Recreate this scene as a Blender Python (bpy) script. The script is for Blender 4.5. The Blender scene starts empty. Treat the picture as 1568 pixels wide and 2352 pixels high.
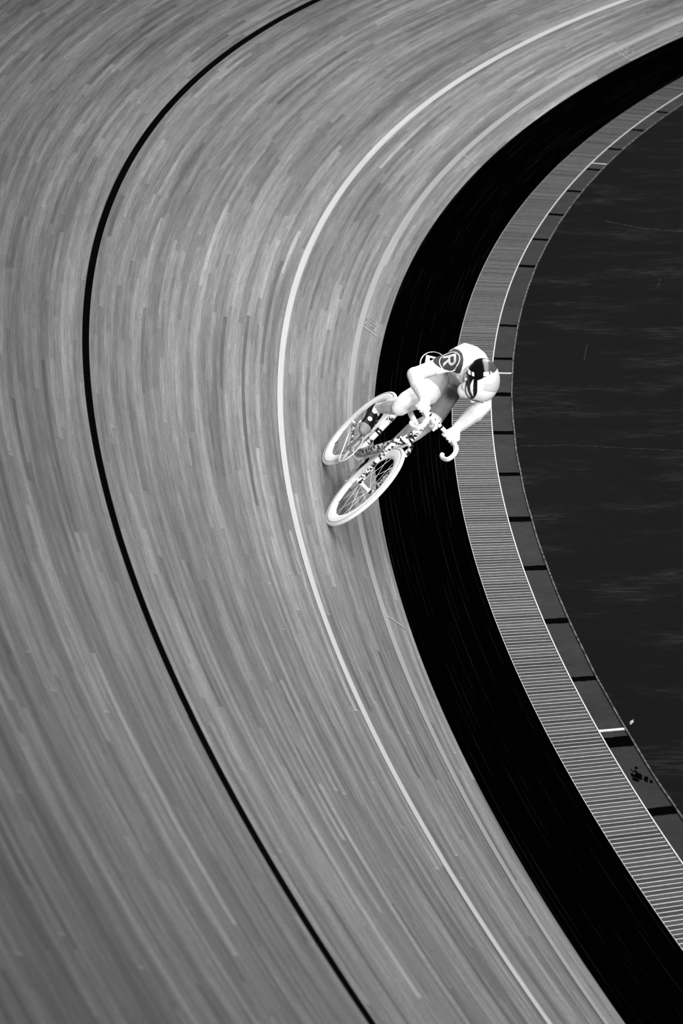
import bpy, bmesh, math, random
from mathutils import Vector, Matrix, noise
from mathutils.bvhtree import BVHTree
random.seed(7)
sc = bpy.context.scene
col = sc.collection
V = Vector
PI = math.pi

# ------------------------------------------------------------------ helpers
def link(o, parent=None):
    col.objects.link(o)
    if parent is not None: o.parent = parent
    return o

def tag(o, label=None, cat=None, group=None, kind=None):
    if label: o['label'] = label
    if cat: o['category'] = cat
    if group: o['group'] = group
    if kind: o['kind'] = kind
    return o

def mesh_obj(name, bm, mat, parent=None, smooth=True):
    me = bpy.data.meshes.new(name)
    bm.normal_update(); bm.to_mesh(me); bm.free()
    for m in (mat if isinstance(mat, (list, tuple)) else [mat]): me.materials.append(m)
    if smooth: me.shade_smooth()
    return link(bpy.data.objects.new(name, me), parent)

def frame_of(d):
    d = d.normalized()
    a = V((0, 0, 1)) if abs(d.z) < .9 else V((1, 0, 0))
    x = d.cross(a).normalized(); return x, d.cross(x).normalized()

def tube(bm, pts, rad, n=12, closed=False, cap=True, sy=1.0, side=None):
    """sweep a circle (flattened by sy along the second axis) through pts"""
    pts = [V(p) for p in pts]; m = len(pts)
    if not isinstance(rad, (list, tuple)): rad = [rad] * m
    rings = []; ref = None
    for i, p in enumerate(pts):
        if closed: d = pts[(i + 1) % m] - pts[i - 1]
        else: d = pts[min(i + 1, m - 1)] - pts[max(i - 1, 0)]
        d.normalize()
        if side is not None: ref = V(side)
        if ref is None: x, y = frame_of(d)
        else:
            x = ref - d * ref.dot(d)
            x = x.normalized() if x.length > 1e-6 else frame_of(d)[0]
            y = d.cross(x).normalized()
        ref = x
        rings.append([bm.verts.new(p + (x * math.cos(t) + y * math.sin(t) * sy) * rad[i]) for t in [2 * PI * k / n for k in range(n)]])
    last = m if closed else m - 1
    for i in range(last):
        a, b = rings[i], rings[(i + 1) % m]
        for k in range(n): bm.faces.new((a[k], a[(k + 1) % n], b[(k + 1) % n], b[k]))
    if cap and not closed:
        bm.faces.new(rings[0][::-1]); bm.faces.new(rings[-1])

def lathe(bm, prof, c, axis, n=48):
    """closed profile of (radius, offset along the axis) spun round axis at c"""
    axis = V(axis).normalized(); c = V(c); x, y = frame_of(axis)
    rings = [[bm.verts.new(c + axis * h + (x * math.cos(t) + y * math.sin(t)) * r) for r, h in prof] for t in [2 * PI * k / n for k in range(n)]]
    m = len(prof)
    for i in range(n):
        a, b = rings[i], rings[(i + 1) % n]
        for k in range(m): bm.faces.new((a[k], b[k], b[(k + 1) % m], a[(k + 1) % m]))

def cyl(bm, c, axis, r, h, n=20, bev=.15):
    axis = V(axis).normalized(); c = V(c)
    b = min(r, h) * bev
    tube(bm, [c - axis * h / 2, c - axis * (h / 2 - b), c + axis * (h / 2 - b), c + axis * h / 2], [r - b, r, r, r - b], n)

def box(bm, c, sx, sy, sz, bev=0, rot=None):
    r = bmesh.ops.create_cube(bm, size=1)
    M = Matrix.Translation(V(c)) @ (rot.to_4x4() if rot else Matrix()) @ Matrix.Diagonal((sx, sy, sz, 1))
    bmesh.ops.transform(bm, matrix=M, verts=r['verts'])
    if bev:
        es = list({e for v in r['verts'] for e in v.link_edges})
        bmesh.ops.bevel(bm, geom=es, offset=bev, segments=2, affect='EDGES')

def smooth_pts(P, k=6):
    """Catmull-Rom through points"""
    P = [V(p) for p in P]; out = []
    for i in range(len(P) - 1):
        p0 = P[max(i - 1, 0)]; p1 = P[i]; p2 = P[i + 1]; p3 = P[min(i + 2, len(P) - 1)]
        for j in range(k):
            t = j / k
            out.append(.5 * ((2 * p1) + (p2 - p0) * t + (2 * p0 - 5 * p1 + 4 * p2 - p3) * t * t + (3 * p1 - p0 - 3 * p2 + p3) * t ** 3))
    out.append(P[-1]); return out

# ------------------------------------------------------------------ materials
class NT:
    def __init__(s, name, rough=.6, spec=.3):
        s.m = bpy.data.materials.new(name); s.m.use_nodes = True
        s.t = s.m.node_tree; s.b = s.t.nodes['Principled BSDF']
        s.b.inputs['Roughness'].default_value = rough
        s.b.inputs['Specular IOR Level'].default_value = spec
    def n(s, ty, **k):
        x = s.t.nodes.new(ty)
        for a, b in k.items(): setattr(x, a, b)
        return x
    def put(s, sock, v):
        if isinstance(v, bpy.types.NodeSocket): s.t.links.new(v, sock)
        elif v is not None: sock.default_value = v
    def math(s, op, a, b=None, c=None, clamp=False):
        x = s.n('ShaderNodeMath', operation=op, use_clamp=clamp)
        s.put(x.inputs[0], a); s.put(x.inputs[1], b); s.put(x.inputs[2], c); return x.outputs[0]
    def mapr(s, v, a, b, c, d, smooth=False):
        x = s.n('ShaderNodeMapRange', interpolation_type='SMOOTHSTEP' if smooth else 'LINEAR'); s.put(x.inputs[0], v)
        for i, q in enumerate((a, b, c, d)): s.put(x.inputs[i + 1], q)
        return x.outputs[0]
    def comb(s, a, b, c=0.0):
        x = s.n('ShaderNodeCombineXYZ'); s.put(x.inputs[0], a); s.put(x.inputs[1], b); s.put(x.inputs[2], c); return x.outputs[0]
    def wn(s, v):
        x = s.n('ShaderNodeTexWhiteNoise', noise_dimensions='3D'); s.put(x.inputs['Vector'], v); return x.outputs['Value']
    def noise(s, v, scale=1.0, detail=2.0, rough=.5):
        x = s.n('ShaderNodeTexNoise'); s.put(x.inputs['Vector'], v); x.inputs['Scale'].default_value = scale
        x.inputs['Detail'].default_value = detail; x.inputs['Roughness'].default_value = rough; return x.outputs['Fac']
    def uv(s):
        x = s.n('ShaderNodeUVMap'); y = s.n('ShaderNodeSeparateXYZ'); s.t.links.new(x.outputs[0], y.inputs[0]); return y.outputs[0], y.outputs[1]
    def obj(s): return s.n('ShaderNodeTexCoord').outputs['Object']
    def grey(s, v):
        x = s.n('ShaderNodeCombineColor')
        for i in range(3): s.put(x.inputs[i], v)
        s.put(s.b.inputs['Base Color'], x.outputs[0]); return s.m

def plain(name, g, rough=.6, spec=.3, var=0.0, scale=30, metal=0):
    t = NT(name, rough, spec); t.b.inputs['Metallic'].default_value = metal
    if var: return t.grey(t.mapr(t.noise(t.obj(), scale, 3), .3, .7, g * (1 - var), g * (1 + var)))
    t.b.inputs['Base Color'].default_value = (g, g, g, 1); return t.m

def planks(name, base, width, amp, rough=.6, spec=.12, grain=.10, line=1.0):
    """long narrow strips laid along the bend: u runs along the track, v up the slope, both in metres"""
    t = NT(name, rough, spec); u, v = t.uv()
    vr = t.math('DIVIDE', v, width); row = t.math('FLOOR', vr); fr = t.math('FRACT', vr)
    r1 = t.wn(t.comb(row, 3.7, .5))
    L = t.math('ADD', t.math('MULTIPLY', r1, 1.6), .9)
    pos = t.math('ADD', t.math('DIVIDE', u, L), t.math('MULTIPLY', r1, 37.0))
    pos = t.math('ADD', pos, t.math('MULTIPLY', fr, .012))
    seg = t.math('FLOOR', pos); fs = t.math('FRACT', pos)
    r2 = t.wn(t.comb(row, seg, 1.5)); r3 = t.wn(t.comb(row, seg, 7.5))
    # tone of one strip; most strips lie near the mean, a few stand out
    tone = t.math('ADD', t.math('MULTIPLY', t.math('SUBTRACT', r2, .5), .34 * amp), 1.0)
    odd = t.mapr(r3, .93, 1.0, 0.0, -.28 * amp); tone = t.math('ADD', tone, odd)
    odd = t.mapr(r3, .07, 0.0, 0.0, .34 * amp); tone = t.math('ADD', tone, odd)
    # wear in broad streaks that run with the strips
    n1 = t.noise(t.comb(t.math('MULTIPLY', u, .16), t.math('MULTIPLY', v, 6.0), 0.0), 1.0, 4, .65)
    tone = t.math('MULTIPLY', tone, t.mapr(n1, .28, .72, 1 - .36 * amp, 1 + .36 * amp))
    n1b = t.noise(t.comb(t.math('MULTIPLY', u, .9), t.math('MULTIPLY', v, 34.0), 4.0), 1.0, 3, .6)
    tone = t.math('MULTIPLY', tone, t.mapr(n1b, .25, .75, 1 - .2 * amp, 1 + .2 * amp))
    n1c = t.noise(t.comb(t.math('MULTIPLY', u, 4.0), t.math('MULTIPLY', v, 120.0), 14.0), 1.0, 2, .6)
    tone = t.math('MULTIPLY', tone, t.mapr(n1c, .3, .7, 1 - .17 * amp, 1 + .17 * amp))
    n2 = t.noise(t.comb(t.math('MULTIPLY', u, 22.0), t.math('MULTIPLY', v, 260.0), 9.0), 1.0, 3, .7)
    tone = t.math('MULTIPLY', tone, t.mapr(n2, .25, .75, 1 - grain, 1 + grain))
    n4 = t.noise(t.comb(t.math('MULTIPLY', u, 55.0), t.math('MULTIPLY', v, 190.0), 21.0), 1.0, 2, .8)
    tone = t.math('MULTIPLY', tone, t.mapr(n4, .3, .7, 1 - grain, 1 + grain))
    # pores and nail heads
    n3 = t.noise(t.comb(t.math('MULTIPLY', u, 60.0), t.math('MULTIPLY', v, 170.0), 2.0), 1.0, 1, .5)
    tone = t.math('MULTIPLY', tone, t.mapr(n3, .68, .78, 1.0, .6))
    # pale seams beside some strips and at a few butt joints
    e = t.math('LESS_THAN', fr, .05); e = t.math('MULTIPLY', e, t.mapr(r3, .5, .9, 0.0, .30 * line))
    tone = t.math('ADD', tone, e)
    j = t.math('MULTIPLY', t.math('LESS_THAN', t.math('MULTIPLY', fs, L), .010), t.math('GREATER_THAN', r2, .93))
    tone = t.math('ADD', tone, t.math('MULTIPLY', j, .45 * line))
    return t.grey(t.math('MULTIPLY', tone, base))

def seams_black(name):
    t = NT(name, .9, 0.0); u, v = t.uv()
    vr = t.math('DIVIDE', v, .034); row = t.math('FLOOR', vr); fr = t.math('FRACT', vr)
    e = t.math('LESS_THAN', fr, .09)
    n = t.noise(t.comb(t.math('MULTIPLY', u, .7), t.math('MULTIPLY', row, 3.1), 0.0), 1.0, 4, .6)
    e = t.math('MULTIPLY', e, t.mapr(n, .5, .72, 0.0, .012))
    sp = t.noise(t.comb(t.math('MULTIPLY', u, 25.0), t.math('MULTIPLY', v, 60.0), 6.0), 1.0, 2, .5)
    e = t.math('ADD', e, t.mapr(sp, .80, .86, 0.0, .03))
    return t.grey(t.math('ADD', e, .0003))

def floor_mat(name, base, hi, sx=1.0):
    """painted floor with dusty rubbed patches and a few scratches"""
    t = NT(name, .9, 0.0); s = t.n('ShaderNodeSeparateXYZ'); t.t.links.new(t.obj(), s.inputs[0])
    x, y = s.outputs[0], s.outputs[1]
    a = t.noise(t.comb(t.math('MULTIPLY', x, .9), t.math('MULTIPLY', y, 2.2), 0.0), 1.0, 5, .7)
    b = t.noise(t.comb(t.math('MULTIPLY', x, 5.0), t.math('MULTIPLY', y, 40.0), 3.0), 1.0, 4, .7)
    c = t.noise(t.comb(t.math('MULTIPLY', x, 60.0), t.math('MULTIPLY', y, 60.0), 5.0), 1.0, 3, .7)
    m = t.math('MULTIPLY', t.mapr(a, .47, .72, 0.0, 1.0, True), t.mapr(b, .42, .75, 0.0, 1.0))
    m = t.math('ADD', m, t.mapr(c, .72, .8, 0.0, .8))
    g = t.math('MULTIPLY', t.mapr(c, .3, .7, .85, 1.15), base)
    return t.grey(t.math('ADD', g, t.math('MULTIPLY', m, hi)))

def concrete(name, base):
    t = NT(name, .9, .1)
    a = t.noise(t.obj(), 3.0, 4, .6); s = t.n('ShaderNodeSeparateXYZ'); t.t.links.new(t.obj(), s.inputs[0])
    b = t.noise(t.comb(t.math('MULTIPLY', s.outputs[0], 14.0), t.math('MULTIPLY', s.outputs[1], 60.0), 0.0), 1.0, 3, .6)
    g = t.math('MULTIPLY', t.mapr(a, .3, .7, .8, 1.2), t.mapr(b, .3, .7, .78, 1.2))
    return t.grey(t.math('MULTIPLY', g, base))

def boards_mat(name, base):
    t = NT(name, .8, .1); u, v = t.uv()
    r = t.wn(t.comb(t.math('FLOOR', u), 2.0, .3))
    s = t.n('ShaderNodeSeparateXYZ'); t.t.links.new(t.obj(), s.inputs[0])
    n = t.noise(t.comb(t.math('MULTIPLY', s.outputs[0], 16.0), t.math('MULTIPLY', s.outputs[1], 110.0), 0.0), 1.0, 4, .7)
    g = t.math('MULTIPLY', t.mapr(r, 0, 1, .62, 1.3), t.mapr(n, .3, .7, .7, 1.3))
    return t.grey(t.math('MULTIPLY', g, base))

def mottle(name, thr=.485, scale=42):
    """black and white patched paint of the frame"""
    t = NT(name, .35, .4); o = t.obj()
    mp = t.n('ShaderNodeMapping'); t.t.links.new(o, mp.inputs[0]); mp.inputs['Scale'].default_value = (1.0, .55, 1.25)
    a = t.noise(mp.outputs[0], scale, 2, .6)
    b = t.noise(mp.outputs[0], scale * 3.1, 1, .5)
    m = t.math('ADD', t.math('MULTIPLY', a, .75), t.math('MULTIPLY', b, .25))
    return t.grey(t.mapr(m, thr - .015, thr + .015, .008, .9))

M_track = planks('worn track boards', .152, .031, 1.3, grain=.24, line=1.5)
M_black = seams_black('black painted boards')
M_stayer = planks('black line paint', .0022, .038, .6, .9, .0, line=.4, grain=.3)
M_sprint = planks('pale line paint', .41, .038, .18, line=.1, grain=.04)
M_meas = planks('light grey line paint', .265, .038, .15, line=.1, grain=.04)
M_num = planks('marking paint', .28, .038, .2, line=0, grain=.05)
M_slat = boards_mat('grey slats', .050)
M_slatgap = plain('white slat edging', .56, .6, .2, .15, 40)
M_gutter = concrete('dark concrete', .024)
M_joint = plain('black joint', .0012, .9, 0)
M_infield = floor_mat('infield paint', .0068, .028)
M_scrape = plain('dusty scrape', .026, .95, 0, .5, 30)
M_kerb = plain('kerb edge', .085, .9, .1, .8, 25)
M_white = plain('white gloss paint', .92, .35, .3)
M_tyre = plain('white tyre rubber', .80, .75, .1)
M_rim = plain('white carbon rim', .95, .45, .2)
M_seam = plain('grey tyre bead', .28, .7, .1)
M_spoke = plain('pale spokes', .75, .5, .3)
M_blk = plain('black', .003, .6, .1)
M_grip = plain('white bar tape', .93, .8, .1)
M_mott = mottle('black and white patched paint')
M_mott2 = mottle('dark patched paint', .535, 52)
M_grey = plain('mid grey', .18, .5, .3)
M_lgrey = plain('light grey', .5, .5, .3)
M_skin = plain('pale skin', .68, .7, .12, .10, 14)
M_thigh_shade = plain('grey thigh shade', .18, .8, .05, .06, 60)  # shading of the left thigh, put in as a darker grey
M_jersey = plain('white jersey cloth', .90, .85, .05, .03, 20)
M_jside = plain('light grey side panel', .62, .85, .05, .05, 20)
M_short = plain('light grey shorts cloth', .30, .85, .05, .08, 40)
M_sleeve = plain('dark grey sleeve cloth', .052, .85, .05, .12, 30)
M_letter = plain('grey letter', .50, .8, .05)
M_ring = plain('white ring', .93, .8, .05)
M_helmet = plain('glossy white helmet', .88, .16, .5)
M_hdark = plain('dark helmet shell', .045, .2, .5)
M_visor = plain('black visor', .0015, .12, .25)
M_shoe = plain('black shoe', .003, .5, .15)
M_toe = plain('grey toe cap', .2, .5, .3)

# ------------------------------------------------------------------ the bend (metres)
CX, CY = 25.48772, 17.31162
RE, RS1, RS2, RB = 24.22165, 24.37829, 24.67454, 25.25542
A3, A4, A5 = .237532, -4.064165, 3.7080
def wob(a):
    t = max(-.42, min(.78, a + .15)); return A3 * t ** 3 + A4 * t ** 4 + A5 * t ** 5
def flat(a, r, z=0.0):
    r = r + wob(a); return V((CX - r * math.cos(a), CY + r * math.sin(a), z))
def bank(a):
    t = max(-.5, min(.78, a + .15)); return .69995 - .09699 * t - .47642 * t * t
def zb(a): return .13307 + .00836 * (a + .15)
def track(a, s, lift=0.0):
    b = bank(a); r = RB + wob(a) + s * math.cos(b) - lift * math.sin(b)
    return V((CX - r * math.cos(a), CY + r * math.sin(a), zb(a) + s * math.sin(b) + lift * math.cos(b)))
def band(a, w, lift=0.0):
    p = flat(a, RS2 * (1 - w) + RB * w, w * zb(a) + lift); return p
A0, A1 = -.70, .95

def ribbon(name, f, a0, a1, s0, s1, na, ns, mat, parent=None, thick=0, scale=1.0, kind=None, label=None):
    bm = bmesh.new(); uvl = bm.loops.layers.uv.new('UVMap')
    G = []; 
    for i in range(na + 1):
        a = a0 + (a1 - a0) * i / na
        G.append([(bm.verts.new(f(a, s0 + (s1 - s0) * j / ns)), a * RB, (s0 + (s1 - s0) * j / ns) * scale) for j in range(ns + 1)])
    for i in range(na):
        for j in range(ns):
            q = [G[i][j], G[i][j + 1], G[i + 1][j + 1], G[i + 1][j]]
            fc = bm.faces.new([x[0] for x in q])
            for lp, x in zip(fc.loops, q): lp[uvl].uv = (x[1], x[2])
    bm.normal_update()
    if thick:
        top = list(bm.faces)
        r = bmesh.ops.extrude_face_region(bm, geom=top)
        vs = [g for g in r['geom'] if isinstance(g, bmesh.types.BMVert)]
        n = V((0, 0, -1))
        for v_ in vs: v_.co += n * thick
    bmesh.ops.recalc_face_normals(bm, faces=bm.faces)
    o = mesh_obj(name, bm, mat, parent, smooth=not thick)
    if kind: tag(o, label, None, None, kind)
    return o

track_o = ribbon('track_surface', track, A0, A1, 0, 7.2, 360, 24, M_track, thick=.05, kind='structure', label='banked wooden racing track of long narrow grey strips')
band_o = ribbon('safety_band', band, A0, A1, 0, 1, 360, 4, M_black, thick=.05, scale=.596, kind='structure', label='black painted band along the foot of the banking')
gutter_o = ribbon('gutter_channel', lambda a, r: flat(a, r, -.004), A0, A1, RE, RS1, 360, 1, M_gutter, thick=.08, kind='structure', label='dark concrete gutter between slatted strip and infield')

def decal(name, s0, s1, mat, lbl):
    o = ribbon(name, lambda a, s: track(a, s, .0035), A0, A1, s0, s1, 360, 1, mat, track_o, thick=0); o['label'] = lbl; return o
decal('stayer_line', 2.422, 2.472, M_stayer, 'black line high on the banking')
decal('sprinter_line', .82, .87, M_sprint, 'pale line in the lower track')
decal('measurement_line', .198, .248, M_meas, 'light grey line nearest the black band')

# distance ticks and their numbers
def outline(name, loops, f, mat, parent, label=None):
    """flat lettering: loops of (x, y) boxes or strokes laid by f(x, y)"""
    bm = bmesh.new()
    for lp in loops:
        L = [bm.verts.new(f(*p)) for p in lp]; bm.faces.new(L)
    bmesh.ops.recalc_face_normals(bm, faces=bm.faces)
    for fc in bm.faces:
        if fc.normal.z < 0: fc.normal_flip()
    o = mesh_obj(name, bm, mat, parent, smooth=False)
    if label: o['label'] = label
    return o
def stroke(P, w, closed=False):
    """polyline of (x, y) -> quads of width w"""
    n = len(P); nn = []
    for i in range(n):
        a = P[(i - 1) % n] if (closed or i) else P[i]; b = P[(i + 1) % n] if (closed or i < n - 1) else P[i]
        dx, dy = b[0] - a[0], b[1] - a[1]; l = math.hypot(dx, dy) or 1; nn.append((-dy / l * w / 2, dx / l * w / 2))
    q = []
    for i in range(n if closed else n - 1):
        j = (i + 1) % n; a, b = P[i], P[j]; u, v = nn[i], nn[j]
        q.append([(a[0] + u[0], a[1] + u[1]), (a[0] - u[0], a[1] - u[1]), (b[0] - v[0], b[1] - v[1]), (b[0] + v[0], b[1] + v[1])])
    return q
def arcp(cx, cy, rx, ry, d0, d1, n=14): return [(cx + rx * math.cos(math.radians(d0 + (d1 - d0) * i / n)), cy + ry * math.sin(math.radians(d0 + (d1 - d0) * i / n))) for i in range(n + 1)]
DIG = {'0': lambda: stroke(arcp(.5, .5, .36, .44, 0, 340, 20) , .10, True),
       '3': lambda: stroke(arcp(.45, .73, .34, .21, 150, -90) + arcp(.45, .28, .38, .24, 90, -150)[1:], .10),
       '2': lambda: stroke(arcp(.48, .70, .34, .24, 165, -40) + [(.1, .06), (.88, .06)], .10)}
for a_, txt in ((.0884, '30'), (-.1228, ''), (.2927, ''), (.4822, '20'), (-.334, ''), (.672, '')):
    outline('distance_tick', stroke([(a_, .058), (a_, .200)], .026 / RB), lambda x, y: track(x, y, .0035), M_num, track_o)
    for k, ch in enumerate(txt):
        outline('painted_digit', DIG[ch](), lambda x, y, k=k: track(a_ + (.045 + .13 * k + x * .115) / RB, .085 + y * .105, .0035), M_num, track_o, 'painted digit ' + ch)

# roundel with the letter R on the black band
R_POLY = [[(0, 0), (.24, 0), (.24, 1), (0, 1)], [(.24, .82), (.62, .82), (.62, 1), (.24, 1)], [(.24, .40), (.62, .40), (.62, .56), (.24, .56)],
          [(.38, .40), (.62, .40), (.98, 0), (.70, 0)]] + stroke(arcp(.62, .70, .24, .22, -90, 90, 12), .17)
def on_band(x, y):   # x towards the infield, y along the track away from the rider, metres from the roundel's middle
    return band(.0775 + y / 24.9, .27 - x / .596 * 1.0, .0035)
rd = tag(bpy.data.objects.new('painted_roundel', None)); link(rd, band_o)
outline('roundel_ring', stroke(arcp(0, 0, .112, .30, 0, 350, 60), .007, True), on_band, M_ring, rd)
outline('roundel_letter', [[((x - .5) * .135 - .008, (y - .5) * .24 + .068) for x, y in q] for q in R_POLY], on_band, M_letter, rd, 'grey letter R')

# slatted strip
PITCH = .0413 / 24.5
bm = bmesh.new(); uvl = bm.loops.layers.uv.new('UVMap')
rs = random.Random(3); k = 0; a = A0
while a < A1:
    w = PITCH * .75; j = rs.uniform(-.0006, .0006) / 24.5
    c = [flat(a + j, RS1 - .004 + .008, .004), flat(a + j, RS2 - .0035, .004), flat(a + w + j, RS2 - .0035, .004), flat(a + w + j, RS1 + .004, .004)]
    d = [p - V((0, 0, .02)) for p in c]
    tp = [bm.verts.new(p) for p in c]; bt = [bm.verts.new(p) for p in d]
    fs = [bm.faces.new(tp)] + [bm.faces.new((tp[i], bt[i], bt[(i + 1) % 4], tp[(i + 1) % 4])) for i in range(4)]
    for f_ in fs:
        for lp in f_.loops: lp[uvl].uv = (k + .5, .5)
    a += PITCH; k += 1
bmesh.ops.recalc_face_normals(bm, faces=bm.faces)
base = ribbon('slatted_strip', lambda a, r: flat(a, r, .0015), A0, A1, RS1 - .003, RS2, 360, 1, M_slatgap, thick=.05, kind='structure', label='flat strip of grey cross slats with white gaps')
sl = mesh_obj('slats', bm, M_slat, base, smooth=False); sl['kind'] = 'stuff'
ribbon('edge_strip', lambda a, r: flat(a, r, .009), A0, A1, RS1 - .003, RS1 + .004, 360, 1, M_slatgap, base, thick=.02)

# gutter joints and light strips
rs = random.Random(5)
for i in range(-16, 26):
    a_ = (.57 + i * .805) / 24.3
    if i in (4,): continue
    wd = rs.uniform(.05, .085) if a_ < .25 else .06
    if i in (-6,): wd = .12
    n = 8; P = []
    up = [(RE + (RS1 - RE) * t / n, a_ + (wd / 2 + rs.uniform(-.004, .004)) / 24.3) for t in range(n + 1)]
    dn = [(RE + (RS1 - RE) * t / n, a_ - (wd / 2 + rs.uniform(-.004, .004)) / 24.3) for t in range(n + 1)]
    bm = bmesh.new()
    U_ = [bm.verts.new(flat(q, r, -.0015)) for r, q in up]; D_ = [bm.verts.new(flat(q, r, -.0015)) for r, q in dn]
    for t in range(n): bm.faces.new((D_[t], D_[t + 1], U_[t + 1], U_[t]))
    bmesh.ops.recalc_face_normals(bm, faces=bm.faces)
    mesh_obj('gutter_joint', bm, M_joint, gutter_o, smooth=False)
for a_, w in ((.0752, .016), (-.1702, .024), (.330, .012)):
    bm = bmesh.new(); c = [flat(a_, RE + .004, .004), flat(a_, RS1 - .006, .004), flat(a_ + w / 24.3, RS1 - .006, .004), flat(a_ + w / 24.3, RE + .004, .004)]
    tp = [bm.verts.new(p) for p in c]; bt = [bm.verts.new(p - V((0, 0, .006))) for p in c]
    bm.faces.new(tp)
    for i in range(4): bm.faces.new((tp[i], bt[i], bt[(i + 1) % 4], tp[(i + 1) % 4]))
    bmesh.ops.recalc_face_normals(bm, faces=bm.faces)
    mesh_obj('cross_strip', bm, M_slatgap, gutter_o, smooth=False)['label'] = 'narrow white strip across the gutter'
# dark stain in the gutter
bm = bmesh.new(); rs = random.Random(11)
for i in range(26):
    a_ = -.1917 + rs.gauss(0, .0016); r_ = 24.315 + rs.gauss(0, .016); s = rs.uniform(.004, .013)
    if i > 20: a_ = -.1952 + rs.gauss(0, .0015); r_ = 24.265 + rs.gauss(0, .012)
    vs = [bm.verts.new(flat(a_ + s * rs.uniform(.6, 1.2) * math.sin(t) / 24.3 * 1.8, r_ + s * rs.uniform(.6, 1.2) * math.cos(t), -.0012 + i * 1e-5)) for t in [2 * PI * q / 9 for q in range(9)]]
    f_ = bm.faces.new(vs)
for f_ in bm.faces:
    if f_.normal.z < 0: f_.normal_flip()
mesh_obj('stain', bm, M_joint, gutter_o, smooth=False)['label'] = 'black stain on the gutter floor'

# infield floor and its kerb
bm = bmesh.new()
ring = [flat(A0 + (A1 - A0) * i / 300, RE - .002, 0) for i in range(301)]
top = [bm.verts.new(p) for p in ring]; inn = [bm.verts.new(flat(A0 + (A1 - A0) * i / 300, RE - 9, 0)) for i in range(301)]
for i in range(300): bm.faces.new((top[i], inn[i], inn[i + 1], top[i + 1]))
bmesh.ops.recalc_face_normals(bm, faces=bm.faces)
floor_o = mesh_obj('floor', bm, M_infield, smooth=False); tag(floor_o, 'dark scuffed infield floor inside the bend', kind='structure')
bm = bmesh.new(); rs = random.Random(2)
prev = None
for i in range(901):
    a_ = A0 + (A1 - A0) * i / 900; h = noise.noise(V((a_ * 60, 0, 0))) * .004
    r_ = [bm.verts.new(flat(a_, RE + .003 + h, -.01)), bm.verts.new(flat(a_, RE + .002 + h, .008)), bm.verts.new(flat(a_, RE - .008 + h, .008)), bm.verts.new(flat(a_, RE - .009 + h, -.01))]
    if prev:
        for q in range(3): bm.faces.new((prev[q], prev[q + 1], r_[q + 1], r_[q]))
    prev = r_
bmesh.ops.recalc_face_normals(bm, faces=bm.faces)
tag(mesh_obj('kerb', bm, M_kerb, smooth=False), 'thin raised grey edge round the infield floor', kind='structure')

# cracks and scrapes on the infield floor
rs = random.Random(9)
for L_, w_ in (([(1.307, 17.612), (1.734, 17.604), (2.108, 17.545), (2.474, 17.487)], .006), ([(2.462, 23.204), (2.798, 22.962), (3.137, 22.859)], .012), ([(1.925, 19.405), (1.973, 19.712), (1.996, 19.816)], .004), ([(2.722, 21.25), (2.772, 21.488)], .004)):
    P = smooth_pts([V((x, y, .0012)) for x, y in L_], 14); bm = bmesh.new(); prev = None
    for i, p in enumerate(P):
        d = (P[min(i + 1, len(P) - 1)] - P[max(i - 1, 0)]).normalized(); n = V((-d.y, d.x, 0)) * w_ * rs.uniform(.3, 1.1); j_ = V((0, rs.uniform(-.006, .006), 0))
        r_ = [bm.verts.new(p + n + j_), bm.verts.new(p - n + j_)]
        if prev: bm.faces.new((prev[0], prev[1], r_[1], r_[0]))
        prev = r_
    for f_ in bm.faces:
        f_.normal_update()
        if f_.normal.z < 0: f_.normal_flip()
    mesh_obj('floor_scrape', bm, M_scrape, floor_o, smooth=False)
# leaf
bm = bmesh.new(); c = flat(-.1671, 24.164, .004); LP = [(0, -.055), (.018, -.03), (.024, -.005), (.018, .02), (.006, .04), (.012, .065), (0, .05), (-.012, .03), (-.02, .005), (-.018, -.03)]
ct = bm.verts.new(c + V((0, 0, .012))); vs = [bm.verts.new(c + V((.5 * (x + y * .35), .6 * y, .002 + .004 * abs(x) / .02))) for x, y in LP]
for i in range(len(vs)): bm.faces.new((ct, vs[i], vs[(i + 1) % len(vs)]))
bmesh.ops.recalc_face_normals(bm, faces=bm.faces)
g = bmesh.ops.extrude_face_region(bm, geom=list(bm.faces))
for x in g['geom']:
    if isinstance(x, bmesh.types.BMVert): x.co.z -= .0015
tag(mesh_obj('fallen_leaf', bm, plain('pale leaf', .42, .8, .1, .3, 60)), 'small pale leaf lying on the dark infield beside the kerb', 'leaf')

# ------------------------------------------------------------------ bicycle: local x forward, y rider's left, z up along the wheels
P0 = V((-.1255647, 16.2625529, .4432468))
Fx = V((.0230429, -.9995570, .0189149)); Lx = V((.6695851, .0013810, -.7427361)); Ux = V((.7423788, .0297798, .6693183))
POSE = Matrix(((Fx.x, Lx.x, Ux.x, P0.x), (Fx.y, Lx.y, Ux.y, P0.y), (Fx.z, Lx.z, Ux.z, P0.z), (0, 0, 0, 1)))
bike = link(bpy.data.objects.new('track_bicycle', None)); bike.matrix_world = POSE
tag(bike, 'white track racing bicycle with patched black and white frame, ridden low on the banking', 'bicycle')
WR = .3366; WB = 1.0647

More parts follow.
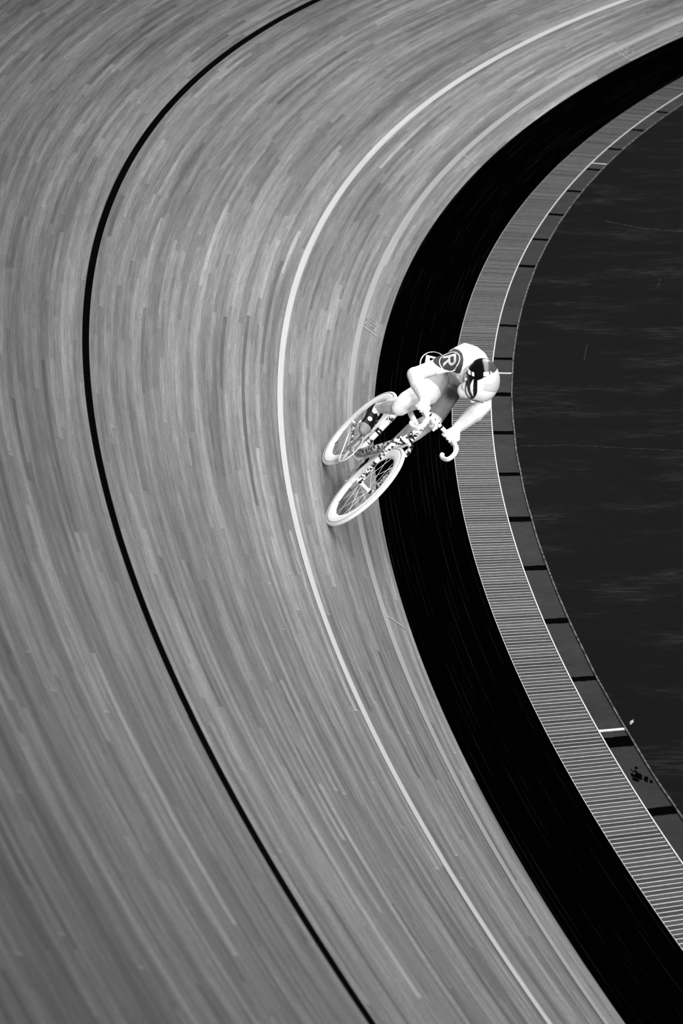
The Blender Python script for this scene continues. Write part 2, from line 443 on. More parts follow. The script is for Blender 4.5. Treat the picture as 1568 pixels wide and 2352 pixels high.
def wheel(name, cx, label):
    c = V((cx, 0, WR)); Y = (0, 1, 0)
    bm = bmesh.new(); R = WR - .0125
    lathe(bm, [(R + .0125 * math.cos(t), .0125 * math.sin(t)) for t in [2 * PI * k / 14 for k in range(14)]], c, Y, 96)
    w = mesh_obj(name, bm, M_tyre, bike); w['label'] = label
    bm = bmesh.new()   # deep rim
    pr = [(R - .006, .0115), (R - .022, .0125), (R - .050, .0115), (R - .072, .0075), (R - .0775, 0), (R - .072, -.0075), (R - .050, -.0115), (R - .022, -.0125), (R - .006, -.0115)]
    lathe(bm, pr, c, Y, 96); mesh_obj('rim', bm, M_rim, w)
    for s in (-1, 1):
        bm = bmesh.new(); tube(bm, [c + V((math.cos(t), s * .0012 / .0012 * .0122, math.sin(t))).xyz * 1 if False else c + V(((R - .006) * math.cos(t), s * .0122, (R - .006) * math.sin(t))) for t in [2 * PI * k / 96 for k in range(96)]], .0014, 6, closed=True)
        mesh_obj('bead_line', bm, M_seam, w)
    bm = bmesh.new()   # hub
    cyl(bm, c, Y, .0105, .07); cyl(bm, c + V((0, .034, 0)), Y, .019, .004); cyl(bm, c - V((0, .034, 0)), Y, .019, .004)
    hub = mesh_obj('hub', bm, M_white, w)
    cyl_bm = bmesh.new(); cyl(cyl_bm, c, Y, .0075, .128, 12); mesh_obj('axle', cyl_bm, M_blk, w)
    N = 20
    for k in range(N):
        s = 1 if k % 2 else -1; t = 2 * PI * k / N; tt = t + (.55 if (k // 2) % 2 else -.55)
        bm = bmesh.new()
        tube(bm, [c + V((.017 * math.cos(tt), s * .034, .017 * math.sin(tt))), c + V(((R - .074) * math.cos(t), s * .002, (R - .074) * math.sin(t)))], .0011, 5)
        sp = mesh_obj('spoke', bm, M_spoke, w)
    for k in range(N):
        bm = bmesh.new()
        t = 2 * PI * k / N; s = 1 if k % 2 else -1
        d = V((math.cos(t), 0, math.sin(t)))
        cyl(bm, c + d * (R - .070) + V((0, s * .0075, 0)), (0, 1, 0), .0022, .004, 8)
        mesh_obj('nipple', bm, M_blk, w)
    bm = bmesh.new(); d = V((-.45, 0, -.893)); tube(bm, [c + d * (R - .077), c + d * (R - .115)], .003, 8)
    mesh_obj('valve', bm, M_blk, w)
    return w
wheel('front_wheel', WB, 'front wheel with deep white rim'); wheel('rear_wheel', 0, 'rear wheel with deep white rim')

RA = V((0, 0, WR)); FA = V((WB, 0, WR)); BB = V((.40, 0, .285))
HB = V((.925, 0, .705)); HT = V((.885, 0, .835)); ST = V((.262, 0, .76))
bm = bmesh.new()
tube(bm, [HB - V((0, 0, .0)), HT], [.030, .026], 20)
fr = mesh_obj('head_tube', bm, M_mott, bike)
bm = bmesh.new(); tube(bm, [BB + V((.02, 0, .02)), BB.lerp(HB, .5) + V((0, 0, .01)), HB + V((-.012, 0, .03))], [.030, .028, .030], 20, sy=.85); mesh_obj('down_tube', bm, M_mott, bike)
bm = bmesh.new(); tube(bm, [ST + V((0, 0, -.02)), HT + V((-.01, 0, -.035))], [.018, .021], 16); mesh_obj('top_tube', bm, M_white, bike)
bm = bmesh.new(); tube(bm, [BB, ST], [.021, .018], 16); mesh_obj('seat_tube', bm, M_white, bike)
for q in (.22, .40, .62):
    bm = bmesh.new(); a_, b_ = BB.lerp(ST, q), BB.lerp(ST, q + .075); tube(bm, [a_, b_], .0215, 16); mesh_obj('frame_band', bm, M_mott2, bike)
bm = bmesh.new(); cyl(bm, BB, (0, 1, 0), .026, .09, 24); mesh_obj('bottom_bracket', bm, M_lgrey, bike)
for s in (-1, 1):
    bm = bmesh.new(); tube(bm, [BB + V((-.02, s * .028, 0)), BB + V((-.12, s * .045, .01)), RA + V((.03, s * .058, 0))], [.013, .011, .008], 12); mesh_obj('chain_stay', bm, M_mott2, bike)
    bm = bmesh.new(); tube(bm, [ST + V((0, s * .012, -.04)), RA.lerp(ST, .5) + V((0, s * .045, 0)), RA + V((0, s * .058, .012))], [.008, .008, .007], 12); mesh_obj('seat_stay', bm, M_white, bike)
    bm = bmesh.new(); box(bm, RA + V((.008, s * .058, 0)), .05, .006, .03, .002); cyl(bm, RA + V((0, s * .066, 0)), (0, 1, 0), .009, .012, 6); mesh_obj('dropout', bm, M_white, bike)
# fork: crown and two blades
bm = bmesh.new(); tube(bm, [HB + V((.0, -.050, -.016)), HB + V((.004, -.035, .0)), HB + V((.004, 0, .006)), HB + V((.004, .035, .0)), HB + V((.0, .050, -.016))], [.014, .017, .024, .017, .014], 14)
fork = mesh_obj('fork', bm, M_mott, bike)
for s in (-1, 1):
    bm = bmesh.new()
    tube(bm, [HB + V((0, s * .050, -.012)), HB.lerp(FA, .35) + V((-.01, s * .057, 0)), FA + V((-.012, s * .058, .03))], [.018, .0165, .0105], 14, sy=.7)
    mesh_obj('fork_blade', bm, M_mott, fork)
    bm = bmesh.new(); box(bm, FA + V((-.004, s * .058, .004)), .03, .007, .045, .002); cyl(bm, FA + V((0, s * .066, 0)), (0, 1, 0), .009, .014, 6); mesh_obj('fork_tip', bm, M_white, fork)
    bm = bmesh.new(); cyl(bm, FA + V((-.002, s * .052, .0)), (0, 1, 0), .013, .006, 16); mesh_obj('axle_nut', bm, M_blk, fork)
# seat post, saddle
bm = bmesh.new(); SP = V((.208, 0, .925)); tube(bm, [ST, SP], .0136, 14); mesh_obj('seat_post', bm, M_blk, bike)
bm = bmesh.new()
prof = [(-.14, .066, .004), (-.10, .072, .008), (-.04, .055, .004), (.02, .032, 0), (.08, .021, 0), (.13, .016, -.004)]
rings = []
for x, w, z in prof:
    rings.append([bm.verts.new(V((.215 + x, w * math.cos(t), .945 + z + (.018 if math.sin(t) > 0 else .028) * math.sin(t) - .012 * abs(math.cos(t))))) for t in [2 * PI * k / 16 for k in range(16)]])
for i in range(len(rings) - 1):
    for k in range(16): bm.faces.new((rings[i][k], rings[i][(k + 1) % 16], rings[i + 1][(k + 1) % 16], rings[i + 1][k]))
bm.faces.new(rings[0]); bm.faces.new(rings[-1]); bmesh.ops.recalc_face_normals(bm, faces=bm.faces)
mesh_obj('saddle', bm, M_white, bike)
# headset, stem, bars
bm = bmesh.new(); tube(bm, [HT, HT + (HT - HB).normalized() * .035], [.026, .022], 20); mesh_obj('headset', bm, M_lgrey, bike)
BC = V((.991, 0, .942)); 
bm = bmesh.new()
tube(bm, [HT + V((-.012, 0, .045)), HT + V((-.004, 0, .02))], .022, 18)
tube(bm, [HT + V((-.008, 0, .035)), BC - V((.012, 0, .002))], [.021, .017], 16)
box(bm, BC, .042, .052, .046, .006); mesh_obj('stem', bm, M_white, bike)
for s in (-1, 1):
    bm = bmesh.new(); cyl(bm, BC + V((.022, s * .017, .014)), (1, 0, 0), .0045, .006, 8); mesh_obj('stem_bolt', bm, M_blk, bike)
bm = bmesh.new(); box(bm, BC + V((.05, .012, -.012)), .05, .022, .014, .003); tube(bm, [BC + V((.07, .012, -.02)), BC + V((.072, .012, -.04))], .008, 10); mesh_obj('computer_mount', bm, M_white, bike)
def bar_side(s):
    return smooth_pts([V((.985, s * .03, .942)), V((.982, s * .09, .941)), V((.980, s * .14, .940)), V((1.01, s * .163, .940)), V((1.09, s * .166, .948)), V((1.175, s * .168, .954)),
                       V((1.225, s * .170, .925)), V((1.215, s * .172, .880)), V((1.15, s * .174, .848)), V((1.075, s * .176, .832)), V((1.045, s * .177, .838))], 6)
bm = bmesh.new(); tube(bm, [V((.985, -.10, .941)), V((.985, .10, .941))], .0145, 16); hb = mesh_obj('handlebar', bm, M_white, bike)
for s in (-1, 1):
    bm = bmesh.new(); pts = bar_side(s)[8:]; pts = [V((p.x, p.y + (.062 * min(1, max(0, (-p.y - .10) / .06)) if s < 0 else 0), p.z)) for p in pts]; tube(bm, pts, [.0148] * (len(pts) - 3) + [.0155, .0155, .012], 16); mesh_obj('bar_tape', bm, M_grip, hb)
for y in (-.055, .052):
    bm = bmesh.new(); cyl(bm, (.985, y, .941), (0, 1, 0), .0155, .014, 16); mesh_obj('bar_band', bm, M_blk, hb)
# cranks, chainring, chain, pedals
bm = bmesh.new(); CR = BB + V((0, -.047, 0))
lathe(bm, [(.104, .0015), (.104, -.0015), (.086, -.002), (.086, .002)], CR, (0, 1, 0), 72)
for k in range(5):
    t = 2 * PI * k / 5 + .3; tube(bm, [CR + V((0, -.004, 0)), CR + V((.088 * math.cos(t), -.002, .088 * math.sin(t)))], [.012, .007], 8)
cr = mesh_obj('chainring', bm, M_lgrey, bike)
ends = {}
for s, sg in ((-1, 1), (1, -1)):
    bm = bmesh.new(); d = V((.03, 0, sg)).normalized(); a_ = BB + V((0, s * .066, 0)); b_ = a_ + d * .17 + V((0, s * .012, 0)); ends[s] = b_
    tube(bm, [a_ - d * .012, a_, a_.lerp(b_, .5), b_, b_ + d * .01], [.014, .017, .012, .0125, .010], 12, sy=.6, side=(1, 0, 0)); cyl(bm, a_, (0, 1, 0), .016, .018)
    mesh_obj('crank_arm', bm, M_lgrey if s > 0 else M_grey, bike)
    bm = bmesh.new(); cyl(bm, b_ + V((0, s * .007, 0)), (0, 1, 0), .007, .004); mesh_obj('crank_bolt', bm, M_blk, bike)
    bm = bmesh.new(); tube(bm, [b_, b_ + V((0, s * .03, 0)), b_ + V((0, s * .075, 0))], [.007, .011, .009], 10); box(bm, b_ + V((.0, s * .05, .006)), .085, .045, .014, .005); mesh_obj('pedal', bm, M_white, bike)
bm = bmesh.new()
ch = [CR + V((.105 * math.cos(t), -.0, .105 * math.sin(t))) for t in [PI / 2 - .02 - PI * k / 24 for k in range(25)]]
cg = [RA + V((.030 * math.cos(t), -.047, .030 * math.sin(t))) for t in [-PI / 2 - PI * k / 10 for k in range(11)]]
tube(bm, ch + cg, .0042, 6, closed=True, sy=1.2); mesh_obj('chain', bm, M_white, bike)
bm = bmesh.new(); cyl(bm, RA + V((0, -.047, 0)), (0, 1, 0), .031, .004, 24); mesh_obj('sprocket', bm, M_lgrey, bike)

# ------------------------------------------------------------------ rider (same local frame)
rider = link(bpy.data.objects.new('person', None)); rider.matrix_world = POSE
tag(rider, 'cyclist in white jersey and glossy helmet, crouched over the bicycle, gripping its bars', 'person')

PR = []   # (tag, p0, r0, p1, r1, scale0, scale1)
def cap(tg, p0, r0, p1, r1, s0=(1, 1, 1), s1=None): PR.append((tg, V(p0), r0, V(p1), r1, V(s0), V(s1 or s0)))
HIP = {-1: V((.300, -.015, 1.050)), 1: V((.220, .100, 1.085))}
KNE = {-1: V((.640, -.118, .775)), 1: V((.495, .135, .838))}
ANK = {-1: V((.320, -.118, .590)), 1: V((.345, .128, .315))}
TOE = {-1: V((.480, -.120, .478)), 1: V((.450, .128, .155))}
SHO = {-1: V((.78, -.150, 1.285)), 1: V((.56, .160, 1.235))}
ELB = {-1: V((.72, -.245, 1.000)), 1: V((.650, .236, 1.168))}
WRI = {-1: V((.935, -.125, .975)), 1: V((.905, .155, .995))}
PEL = V((.25, .05, 1.10)); WAI = V((.35, .028, 1.21)); CHE = V((.53, .01, 1.275)); UPC = V((.66, .01, 1.27)); NEK = V((.80, .02, 1.27)); HED = V((.920, .030, 1.312))
cap('pelvis', PEL, .102, WAI, .110, (1, 1.1, 1), (1, 1.12, .95))
cap('torso', WAI, .112, CHE, .12, (1, 1.12, .95), (1, 1.28, .95))
cap('torso', CHE, .12, UPC, .105, (1, 1.28, .95), (1, 1.35, .95))
cap('torso', UPC, .10, NEK, .065, (1, 1.1, 1))
cap('neck', NEK, .062, HED - V((.02, 0, .03)), .062)
for s in (-1, 1):
    cap('torso', UPC + V((0, s * .05, 0)), .085, SHO[s], .064)
    cap('arm%d' % s, SHO[s], .058, SHO[s].lerp(ELB[s], .45), .052)
    cap('arm%d' % s, SHO[s].lerp(ELB[s], .45), .052, ELB[s], .046)
    q = 1.17 if s > 0 else 1.04
    cap('fore%d' % s, ELB[s], .048 * q, ELB[s].lerp(WRI[s], .35) + V((0, s * .004, 0)), .050 * q)
    cap('fore%d' % s, ELB[s].lerp(WRI[s], .35), .050 * q, WRI[s], .032, (1, 1, 1), (1, 1.15, .9))
    h, k_, a_ = HIP[s], KNE[s], ANK[s]
    m = h.lerp(k_, .45) + (V((.0, s * -.002, .012)) if s > 0 else V((.035, .02, .0)))
    cap('pelvis', PEL + V((.02, s * .02, 0)), .095, h, .082)
    cap('thigh%d' % s, h, .088, m, .080); cap('thigh%d' % s, m, .080, h.lerp(k_, .82), .068)
    cap('thigh%d' % s, h.lerp(k_, .82), .067, k_, .060)
    if s < 0: cap('thigh%d' % s, V((.40, -.015, 1.0)), .078, V((.50, -.015, .935)), .072); cap('thigh%d' % s, V((.50, -.015, .935)), .068, V((.60, -.085, .81)), .050)
    cap('knee%d' % s, k_, .060, k_ + V((.012, s * .004, -.012)), .052)
    d = (a_ - k_); back = V((-.05, 0, -.01))
    cf = .066 if s > 0 else .056
    cap('shin%d' % s, k_, .055, k_ + d * .3 + back * .45, cf); cap('shin%d' % s, k_ + d * .3 + back * .45, cf, k_ + d * .62 + back * .15, .042)
    cap('shin%d' % s, k_ + d * .6, .042, a_, .033)
    cap('foot%d' % s, a_, .034, a_ + (TOE[s] - a_) * .45 + V((0, 0, -.005)), .034, (1, 1, 1), (1, 1.15, .9)); cap('foot%d' % s, a_ + V((-.035, 0, -.035)), .030, TOE[s], .026, (1, 1, 1), (1, 1.5, .8))
# head and face: bowed, looking down the track
hx = V((.33, .62, -.70)).normalized(); hz = V((.36, .57, .74)); hz = (hz - hx * hz.dot(hx)).normalized(); hy = hz.cross(hx)   # face forward, left, crown
def H(x, y, z): return HED + hx * x + hy * y + hz * z
cap('head', H(-.02, 0, .02), .088, H(.025, 0, .0), .080, (1, .92, 1))
cap('head', H(.015, 0, -.02), .074, H(.055, 0, -.110), .048)
cap('head', H(.03, -.036, -.085), .036, H(.03, .036, -.085), .036)
cap('head', H(.060, 0, -.125), .032, H(.080, 0, -.122), .024)
cap('head', H(.098, 0, -.012), .009, H(.118, 0, -.052), .014)
cap('head', H(.094, -.018, -.092), .009, H(.094, .018, -.092), .009)
for s in (-1, 1):
    cap('head', H(-.022, s * .080, -.068), .012, H(-.040, s * .094, -.048), .017, (1.0, .6, 1)); cap('head', H(-.014, s * .080, -.082), .010, H(-.020, s * .080, -.07), .011)
# hands wrapped round the bar
for s, bc, ax, L0 in ((-1, V((.985, -.128, .941)), V((0, 1, 0)), None), (1, V((.990, .150, .941)), V((.30, .95, 0)).normalized(), None)):
    fx = V((0, 0, 1)).cross(ax) * -1 if False else ax.cross(V((0, 0, 1)))   # forward, square to the bar
    if fx.x < 0: fx = -fx
    up = V((0, 0, 1)); r = .024
    palm0 = bc - fx * .028 + up * .020
    cap('hand', WRI[s], .028, palm0, .022, (1, 1, 1), (.9, 1.1, .9))
    lens = [.92, 1.04, 1.0, .80]
    for i in range(4):
        o = ax * ((i - 1.5) * .0235) * (-s)       # index finger towards the stem
        k0 = bc + o - fx * .026 + up * .022; k1 = bc + o + fx * (.002) * lens[i] + up * (.0315 + .004 * (lens[i] - .9)); k2 = bc + o + fx * .0275 + up * .010; k3 = bc + o + fx * .023 * lens[i] - up * .016; k4 = bc + o + fx * .004 - up * .0255
        cap('hand', WRI[s].lerp(k0, .35), .019, k0, .0130); cap('hand', k0, .0125, k1, .0118); cap('hand', k1, .0118, k2, .0108); cap('hand', k2, .0108, k3, .0100); cap('hand', k3, .0098, k4, .0090)
    ti = -s   # thumb leaves the stem side of the palm and closes under the bar
    b0 = WRI[s].lerp(palm0, .45) + ax * ti * .022; b1 = bc + ax * ti * .047 - fx * .026 + up * .002; b2 = bc + ax * ti * .050 + fx * .004 - up * .026; b3 = bc + ax * ti * .040 + fx * .026 - up * .018
    cap('hand', b0, .017, b1, .0125); cap('hand', b1, .0125, b2, .0108); cap('hand', b2, .0106, b3, .0092)

def hull_cap(bm, p0, r0, p1, r1, s0, s1, sub=2):
    tmp = bmesh.new()
    for p, r, s in ((p0, r0, s0), (p1, r1, s1)):
        q = bmesh.ops.create_icosphere(tmp, subdivisions=sub, radius=1)
        for v in q['verts']: v.co = V((v.co.x * r * s.x, v.co.y * r * s.y, v.co.z * r * s.z)) + p
    h = bmesh.ops.convex_hull(tmp, input=list(tmp.verts))
    dead = list(set([g for g in h['geom_interior'] + h['geom_unused'] if isinstance(g, bmesh.types.BMVert)]))
    if dead: bmesh.ops.delete(tmp, geom=dead, context='VERTS')
    me = bpy.data.meshes.new('t'); tmp.to_mesh(me); tmp.free(); bm.from_mesh(me); bpy.data.meshes.remove(me)

def fuse(prims, voxel, iters, fac=.5):
    bm = bmesh.new()
    for (_, a, ra, b, rb, sa, sb) in prims: hull_cap(bm, a, ra, b, rb, sa, sb)
    me = bpy.data.meshes.new('raw'); bm.to_mesh(me); bm.free()
    o = bpy.data.objects.new('raw', me); col.objects.link(o)
    m = o.modifiers.new('r', 'REMESH'); m.mode = 'VOXEL'; m.voxel_size = voxel; m.use_smooth_shade = True
    m = o.modifiers.new('s', 'SMOOTH'); m.iterations = iters; m.factor = fac
    dg = bpy.context.evaluated_depsgraph_get(); dg.update()
    out = bpy.data.meshes.new_from_object(o.evaluated_get(dg))
    bpy.data.objects.remove(o); return out

body_me = fuse(PR, .004, 6)
body_me.name = 'body'
body = link(bpy.data.objects.new('body', body_me), rider); body_me.materials.clear(); body_me.materials.append(M_skin); body_me.shade_smooth()

def cdist(p, c):
    _, a, ra, b, rb, sa, sb = c
    d = b - a; t = max(0, min(1, (p - a).dot(d) / max(d.length_squared, 1e-9)))
    s = sa.lerp(sb, t); q = p - (a + d * t); q = V((q.x / s.x, q.y / s.y, q.z / s.z)); return q.length - (ra + (rb - ra) * t)
GR = [c for c in PR if c[0] != 'hand' and c[0] != 'head']
vt = []
for v in body_me.vertices:
    p = v.co; best = None
    for c in GR:
        d = cdist(p, c)
        if best is None or d < best[0]: best = (d, c[0])
    vt.append(best)

def garment(name, test, mat, off=.0045, thick=.003, parent=rider, smooth_it=2):
    """a shell of cloth that follows the body where test(vertex index) holds"""
    keep = [test(i, body_me.vertices[i].co) for i in range(len(body_me.vertices))]
    bm = bmesh.new(); bm.from_mesh(body_me); bm.verts.ensure_lookup_table()
    bm.normal_update(); nr = [v.normal.copy() for v in bm.verts]
    bmesh.ops.delete(bm, geom=[v for v in bm.verts if not keep[v.index]], context='VERTS')
    for v in bm.verts: v.co += v.normal * off
    # even out the cut edge
    for _ in range(14):
        new = {}
        for v in bm.verts:
            if v.is_boundary:
                ns = [e.other_vert(v).co for e in v.link_edges if e.is_boundary]
                if len(ns) == 2: new[v] = (v.co * 2 + ns[0] + ns[1]) / 4
        for v, c in new.items(): v.co = c
    bmesh.ops.smooth_vert(bm, verts=[v for v in bm.verts if not v.is_boundary], factor=.5, use_axis_x=True, use_axis_y=True, use_axis_z=True)
    be = [e for e in bm.edges if e.is_boundary]
    r = bmesh.ops.extrude_edge_only(bm, edges=be)
    for v in r['geom']:
        if isinstance(v, bmesh.types.BMVert): v.co -= (v.normal if v.normal.length else V((0, 0, 1))) * (off + .001)
    return mesh_obj(name, bm, mat, parent)

def tpar(p, a, b): d = b - a; return (p - a).dot(d) / d.length_squared
def is_jersey(i, p):
    d, g = vt[i]
    if g == 'torso': return tpar(p, UPC, NEK) < .92 or abs(p.y) > .085
    if g == 'pelvis': return tpar(p, PEL, WAI) > .35 and p.z > 1.06
    if g.startswith('arm'):
        s = int(g[3:]); return tpar(p, SHO[s], ELB[s]) < (.50 if s < 0 else .8)
    return False
is_head = lambda p: (p - HED).length < .115
jersey = garment('jersey', lambda i, p: is_jersey(i, p) and not is_head(p), M_jersey)
def is_short(i, p):
    d, g = vt[i]
    if g == 'pelvis': return not is_jersey(i, p)
    if g.startswith('thigh'):
        s = int(g[5:]); return tpar(p, HIP[s], KNE[s]) < .40
    return False
shorts = garment('shorts', is_short, M_short)
thigh_shade = garment('thigh_shade_shell', lambda i, p: vt[i][1] == 'thigh1' and tpar(p, HIP[1], KNE[1]) > .36 and tpar(p, HIP[1], KNE[1]) < .97, M_thigh_shade, .0025)  # added shell over the left thigh, its grey stands for shading
thigh_shade['label'] = 'left thigh with its shade put in as dark grey'
# dark sleeve patch on the right upper arm and shoulder
RC = SHO[-1].lerp(ELB[-1], .16) + V((0, 0, .0)); rdir = V((.74, -.50, .45)).normalized()
rup = V((.02, .67, .74)); rup = (rup - rdir * rup.dot(rdir)).normalized(); rri = rup.cross(rdir).normalized(); RC = RC + rri * .016 - rup * .014
def is_sleeve(i, p):
    if not is_jersey(i, p): return False
    g = vt[i][1]
    q = p - RC
    if g == 'arm-1' and tpar(p, SHO[-1], ELB[-1]) > .2: return (p - SHO[-1].lerp(ELB[-1], .3)).dot(V((.35, -.5, .80))) > .0
    return q.dot(rdir) > -.05 and (q - rdir * q.dot(rdir)).length < .086
sleeve = garment('sleeve_panel', is_sleeve, M_sleeve, .0065, parent=jersey); sleeve['label'] = 'dark right sleeve'
side = garment('side_panel', lambda i, p: is_jersey(i, p) and vt[i][1] in ('torso', 'pelvis') and p.y < -.055 and p.x < .60, M_jside, .0062, parent=jersey); side['label'] = 'light grey side panel'

dg = bpy.context.evaluated_depsgraph_get()
def drape(name, quads, w, mat, parent, target, lift, sub=3, c=None, up=None, ri=None, dr=None):
    """lettering laid on cloth: each point is dropped on the target along the sleeve's outward direction"""
    bvs = [BVHTree.FromPolygons([v.co for v in o_.data.vertices], [tuple(p.vertices) for p in o_.data.polygons]) for o_ in (target, jersey)]
    bm = bmesh.new()
    for q in quads: bm.faces.new([bm.verts.new(V((x, y, 0))) for x, y in q])
    bmesh.ops.subdivide_edges(bm, edges=bm.edges, cuts=sub, use_grid_fill=True)
    bmesh.ops.triangulate(bm, faces=bm.faces)
    for v in bm.verts:
        o = c + ri * v.co.x * w * .84 + up * v.co.y * w + dr * .25
        hits = [h for h in (b_.ray_cast(o, -dr) for b_ in bvs) if h[0] is not None]
        v.co = (min(hits, key=lambda h: h[3])[0] + dr * lift) if hits else (o - dr * .25)
    for f in bm.faces:
        f.normal_update()
        if f.normal.dot(dr) < 0: f.normal_flip()
    return mesh_obj(name, bm, mat, parent)
RW = .125
ring_c = RC
drape('roundel_ring', stroke(arcp(0, 0, .5, .5, 0, 351, 40), .045, True), RW, M_ring, jersey, sleeve, .0022, c=ring_c, up=rup, ri=rri, dr=rdir, sub=1)
drape('roundel_letter', [[(x - .5, y - .5) for x, y in q] for q in [[(.1 + .8 * X, .1 + .8 * Y) for X, Y in q2] for q2 in R_POLY]], RW * .80, M_letter, jersey, sleeve, .0022, c=ring_c, up=rup, ri=rri, dr=rdir)['label'] = 'grey letter R'

# shoes
for s in (-1, 1):
    ax = (TOE[s] - ANK[s]); ax = (ax + V((0, 0, .02 if s < 0 else .05))).normalized(); lt = V((0, 1, 0)); lt = (lt - ax * lt.dot(ax)).normalized(); up = ax.cross(lt) * -1
    if up.z < 0: up = -up
    A = ANK[s]; T = TOE[s]
    hl = A + V((-.030, 0, -.052)); md = A.lerp(T, .5) + V((0, 0, -.006)); bl = T + V((0, 0, .002)); tp = T + ax * .040 + up * -.006
    one = (1, 1, 1)
    sm = fuse([('', hl, .034, A + V((-.004, 0, -.012)), .040, V(one), V(one)), ('', A + V((0, 0, -.015)), .039, md, .038, V(one), V((1, 1.1, 1))), ('', hl, .033, md + up * -.012, .034, V(one), V(one)),
               ('', md, .038, bl, .033, V((1, 1.1, 1)), V((1, 1.42, .95))), ('', bl, .033, tp, .022, V((1, 1.42, .95)), V((1, 1.4, .8)))], .004, 5)
    sm.materials.clear(); sm.materials.append(M_shoe); sm.shade_smooth()
    sh = link(bpy.data.objects.new('shoe', sm), rider); sh['label'] = 'black shoe on the %s foot' % ('left' if s > 0 else 'right')
    bvh = BVHTree.FromPolygons([v.co for v in sm.vertices], [tuple(p.vertices) for p in sm.polygons])
    bm = bmesh.new(); tube(bm, smooth_pts([hl + up * -.030, md + up * -.044, bl + up * -.033, tp + ax * .014 + up * -.014], 4), [.029] + [.032] * 6 + [.040] * 4 + [.030, .018], 16, sy=.16, side=lt)
    mesh_obj('sole', bm, M_grey if s < 0 else M_white, sh)
    od = V((.62, s * .30, .72)).normalized()
    for q, w_ in ((.30, 1.15), (.72, 1.0)):
        hit = bvh.ray_cast(A.lerp(T, q) + V((0, s * .008, 0)) + od * .2, -od)
        if hit[0] is not None:
            bm = bmesh.new(); cyl(bm, hit[0] + od * .004, od, .0165 * w_, .012, 20, .3); mesh_obj('dial', bm, M_ring, sh)
            bm = bmesh.new(); cyl(bm, hit[0] + od * .011, od, .008, .003, 12, .3); mesh_obj('dial_cap', bm, M_lgrey, sh)
    def front(P):   # the toe part of the upper as a thin grey cap
        bm = bmesh.new(); bm.from_mesh(sm); bm.normal_update()
        bmesh.ops.delete(bm, geom=[v for v in bm.verts if (v.co - P).dot(ax) < 0], context='VERTS')
        for v in bm.verts: v.co += v.normal * .0015
        return mesh_obj('toe_cap', bm, M_toe, sh)
    front(bl + ax * -.002)

# helmet: smooth shell, dark rear quarter, visor, strap, badge
def ell(bm, c, ax, r, test=None, n=48, m=32):
    """ellipsoid in the head's frame, kept where test(x, y, z) on the unit sphere holds"""
    g = {}
    for i in range(m + 1):
        th = PI * i / m
        for j in range(n):
            ph = 2 * PI * j / n; u = (math.sin(th) * math.cos(ph), math.sin(th) * math.sin(ph), math.cos(th))
            g[i, j] = u
    vs = {}
    def vv(k):
        if k[0] in (0, m): k = (k[0], 0)
        if k not in vs: u = g[k]; vs[k] = bm.verts.new(c + ax[0] * u[0] * r[0] + ax[1] * u[1] * r[1] + ax[2] * u[2] * r[2])
        return vs[k]
    for i in range(m):
        for j in range(n):
            ks = [(i, j), (i + 1, j), (i + 1, (j + 1) % n), (i, (j + 1) % n)]
            mid = V([sum(g[k][q] for k in ks) / 4 for q in range(3)])
            if test and not test(*mid): continue
            f = []
            for k in ks:
                v = vv(k)
                if v not in f: f.append(v)
            if len(f) > 2:
                try: bm.faces.new(f)
                except ValueError: pass
def shell(name, c, r, test, thick, mat, parent):
    bm = bmesh.new(); ell(bm, c, (hx, hy, hz), r, test, 96, 64); bmesh.ops.recalc_face_normals(bm, faces=bm.faces)
    for f in bm.faces:
        if f.normal.dot(f.calc_center_median() - c) < 0: f.normal_flip()
    bmesh.ops.solidify(bm, geom=list(bm.faces), thickness=-thick)
    bmesh.ops.recalc_face_normals(bm, faces=bm.faces)
    return mesh_obj(name, bm, mat, parent)
bz = V((.02, .67, .74)).normalized(); bx = V((-.02, .743, -.669)); bx = (bx - bz * bx.dot(bz)).normalized(); by = bz.cross(bx)   # crown side, brow side, left side
def shell(name, c, r, test, thick, mat, parent):
    bm = bmesh.new(); ell(bm, c, (bx, by, bz), r, test, 260, 170)
    bmesh.ops.recalc_face_normals(bm, faces=bm.faces)
    for f in bm.faces:
        if f.normal.dot(f.calc_center_median() - c) < 0: f.normal_flip()
    bmesh.ops.solidify(bm, geom=list(bm.faces), thickness=-thick)
    bmesh.ops.recalc_face_normals(bm, faces=bm.faces)
    return mesh_obj(name, bm, mat, parent)
HC = HED + bz * .004 + bx * -.019; HRr = (.139, .125, .107)
helmet = shell('helmet', HC, tuple(r - .0065 for r in HRr), lambda x, y, z: z > -.93 and not (x > .80 and z < -.2), .006, M_helmet, rider); helmet['label'] = 'glossy white helmet with black and dark grey rear'
def rr(k): return tuple(r + k for r in HRr)
shell('shell_patch', HC, rr(.0016), lambda x, y, z: y < .2 and x < -.50 - .12 * z and z > .03 + .25 * (x + .7), .002, M_hdark, helmet)
shell('rear_visor', HC, rr(.0030), lambda x, y, z: y < .2 and x < -.42 - .35 * z and z <= .06 + .25 * (x + .7) and z > -.9, .002, M_visor, helmet)
shell('visor', HC, rr(.0022), lambda x, y, z: y < .3 and -.48 < x < .80 and -.93 < z < -.36 - .55 * max(0, x - .1) ** 2, .002, M_visor, helmet)
shell('visor_glint', HC, rr(.0045), lambda x, y, z: y < .1 and abs(x - .1) < .42 and abs(z + .66 - .10 * ((x - .1) / .42) ** 2) < .075 * (1 - ((x - .1) / .42) ** 2), .002, M_ring, helmet)  # pale crescent: a reflection on the visor, put in as white colour
shell('side_vent', HC, rr(.0042), lambda x, y, z: y < .1 and abs(x + .50) < .07 and (abs(z + .78) < .07 or abs(z + .58) < .06), .002, M_ring, helmet)
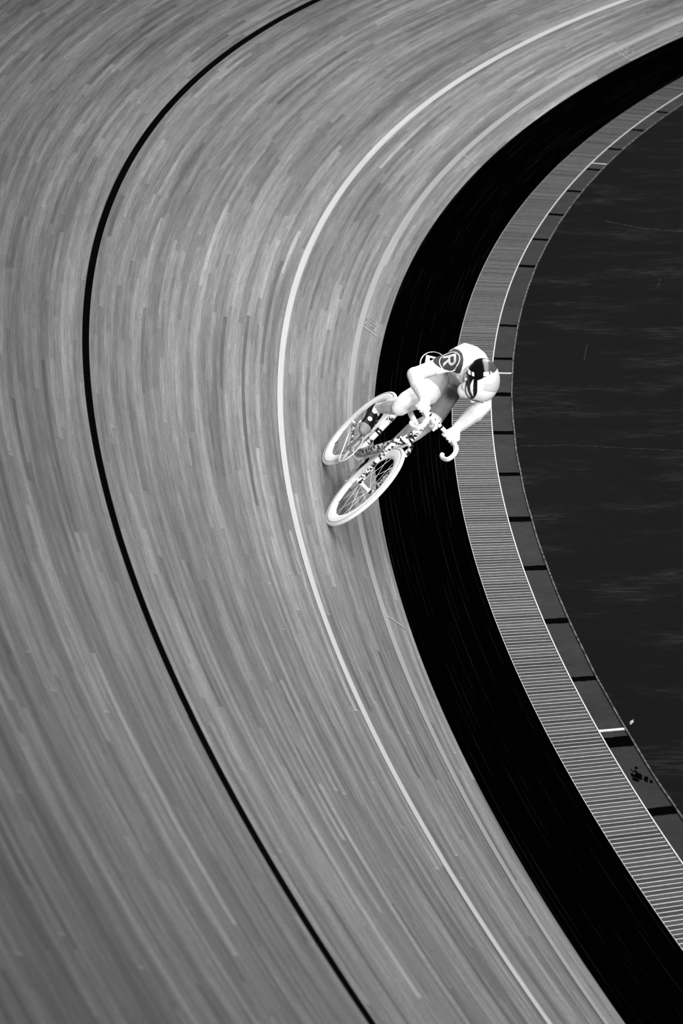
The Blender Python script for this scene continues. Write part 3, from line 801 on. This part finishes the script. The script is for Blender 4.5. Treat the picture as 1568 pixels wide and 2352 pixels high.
shell('shell_tint', HC, rr(.0008), lambda x, y, z: y < .1 and -.62 < x < .12 + .3 * z and z > .02 - .3 * x, .001, M_lgrey, helmet)
shell('badge', HC, rr(.0024), lambda x, y, z: y < 0 and ((x + .30) / .17) ** 2 + ((z - .32) / .34) ** 2 < 1, .002, M_ring, helmet)
shell('reflector', HC, rr(.0034), lambda x, y, z: y < 0 and ((abs(x + .56) < .075 and -.02 < z < .30) or (abs(x + .45 - .9 * (z - .5)) < .10 and .38 < z < .66)), .002, M_ring, helmet)
bm = bmesh.new(); Z = lambda a, b, c_: HC + bx * a + bz * b - by * c_
tube(bm, smooth_pts([Z(-.02, -.098, .055), Z(.03, -.110, .062), Z(.075, -.098, .066), Z(.108, -.062, .062), Z(.118, -.045, .050), Z(.122, -.02, .064), Z(.128, .004, .060)], 6), .0026, 6); mesh_obj('chin_strap', bm, M_blk, helmet)

# ------------------------------------------------------------------ camera
cam_d = bpy.data.cameras.new('camera'); cam = link(bpy.data.objects.new('camera', cam_d)); sc.camera = cam
rt = V((.99997216, -.00293793, -.00685919)); up_ = V((.0074619, .39371287, .91920319)); fw = V((0, .91922878, -.39372383))
cam.matrix_world = Matrix(((rt.x, up_.x, -fw.x, 0), (rt.y, up_.y, -fw.y, 0), (rt.z, up_.z, -fw.z, 7.03), (0, 0, 0, 1)))
cam_d.sensor_fit = 'VERTICAL'; cam_d.sensor_height = 36.0; cam_d.lens = 5979.293 / 2352 * 36.0
cam_d.dof.use_dof = True; cam_d.dof.focus_distance = 17.0; cam_d.dof.aperture_fstop = 3.6
cam_d.clip_start = .05

# ------------------------------------------------------------------ light: even hall light, added strip lights over the bend, added fill spot
w = bpy.data.worlds.new('world'); sc.world = w; w.use_nodes = True
w.node_tree.nodes['Background'].inputs[0].default_value = (1, 1, 1, 1); w.node_tree.nodes['Background'].inputs[1].default_value = .15
def area(name, loc, target, size, power, sy=None):
    l = bpy.data.lights.new(name, 'AREA'); l.energy = power; l.size = size; l.shape = 'RECTANGLE'; l.size_y = sy or size
    o = link(bpy.data.objects.new(name, l)); o.location = loc
    o.rotation_euler = (V(target) - V(loc)).to_track_quat('-Z', 'Y').to_euler(); return o
for a_, pw in ((-.47, 345), (-.13, 460), (.21, 505), (.55, 515)):
    p = flat(a_, RB - 2.0, 5.0)
    l = area('added_strip_light', p, p - V((0, 0, 1)), 2.4, pw, 8.4)  # added strips low over the infield, so the track darkens up the banking
    l.rotation_euler = (0, 0, -a_)

l = bpy.data.lights.new('rider_fill_spot', 'SPOT'); l.energy = 7200; l.spot_size = math.radians(16); l.spot_blend = .8; l.shadow_soft_size = .7  # added fill to brighten the rider, not a lamp of the hall
o = link(bpy.data.objects.new('rider_fill_spot', l)); o.location = (2.3, 3.6, 6.2); o.rotation_euler = (V((.30, 15.7, .95)) - V(o.location)).to_track_quat('-Z', 'Y').to_euler()
sc.view_settings.view_transform = 'Standard'; sc.view_settings.look = 'None'
sc.view_settings.exposure = 0.0; sc.view_settings.gamma = 1.0; sc.view_settings.use_curve_mapping = False
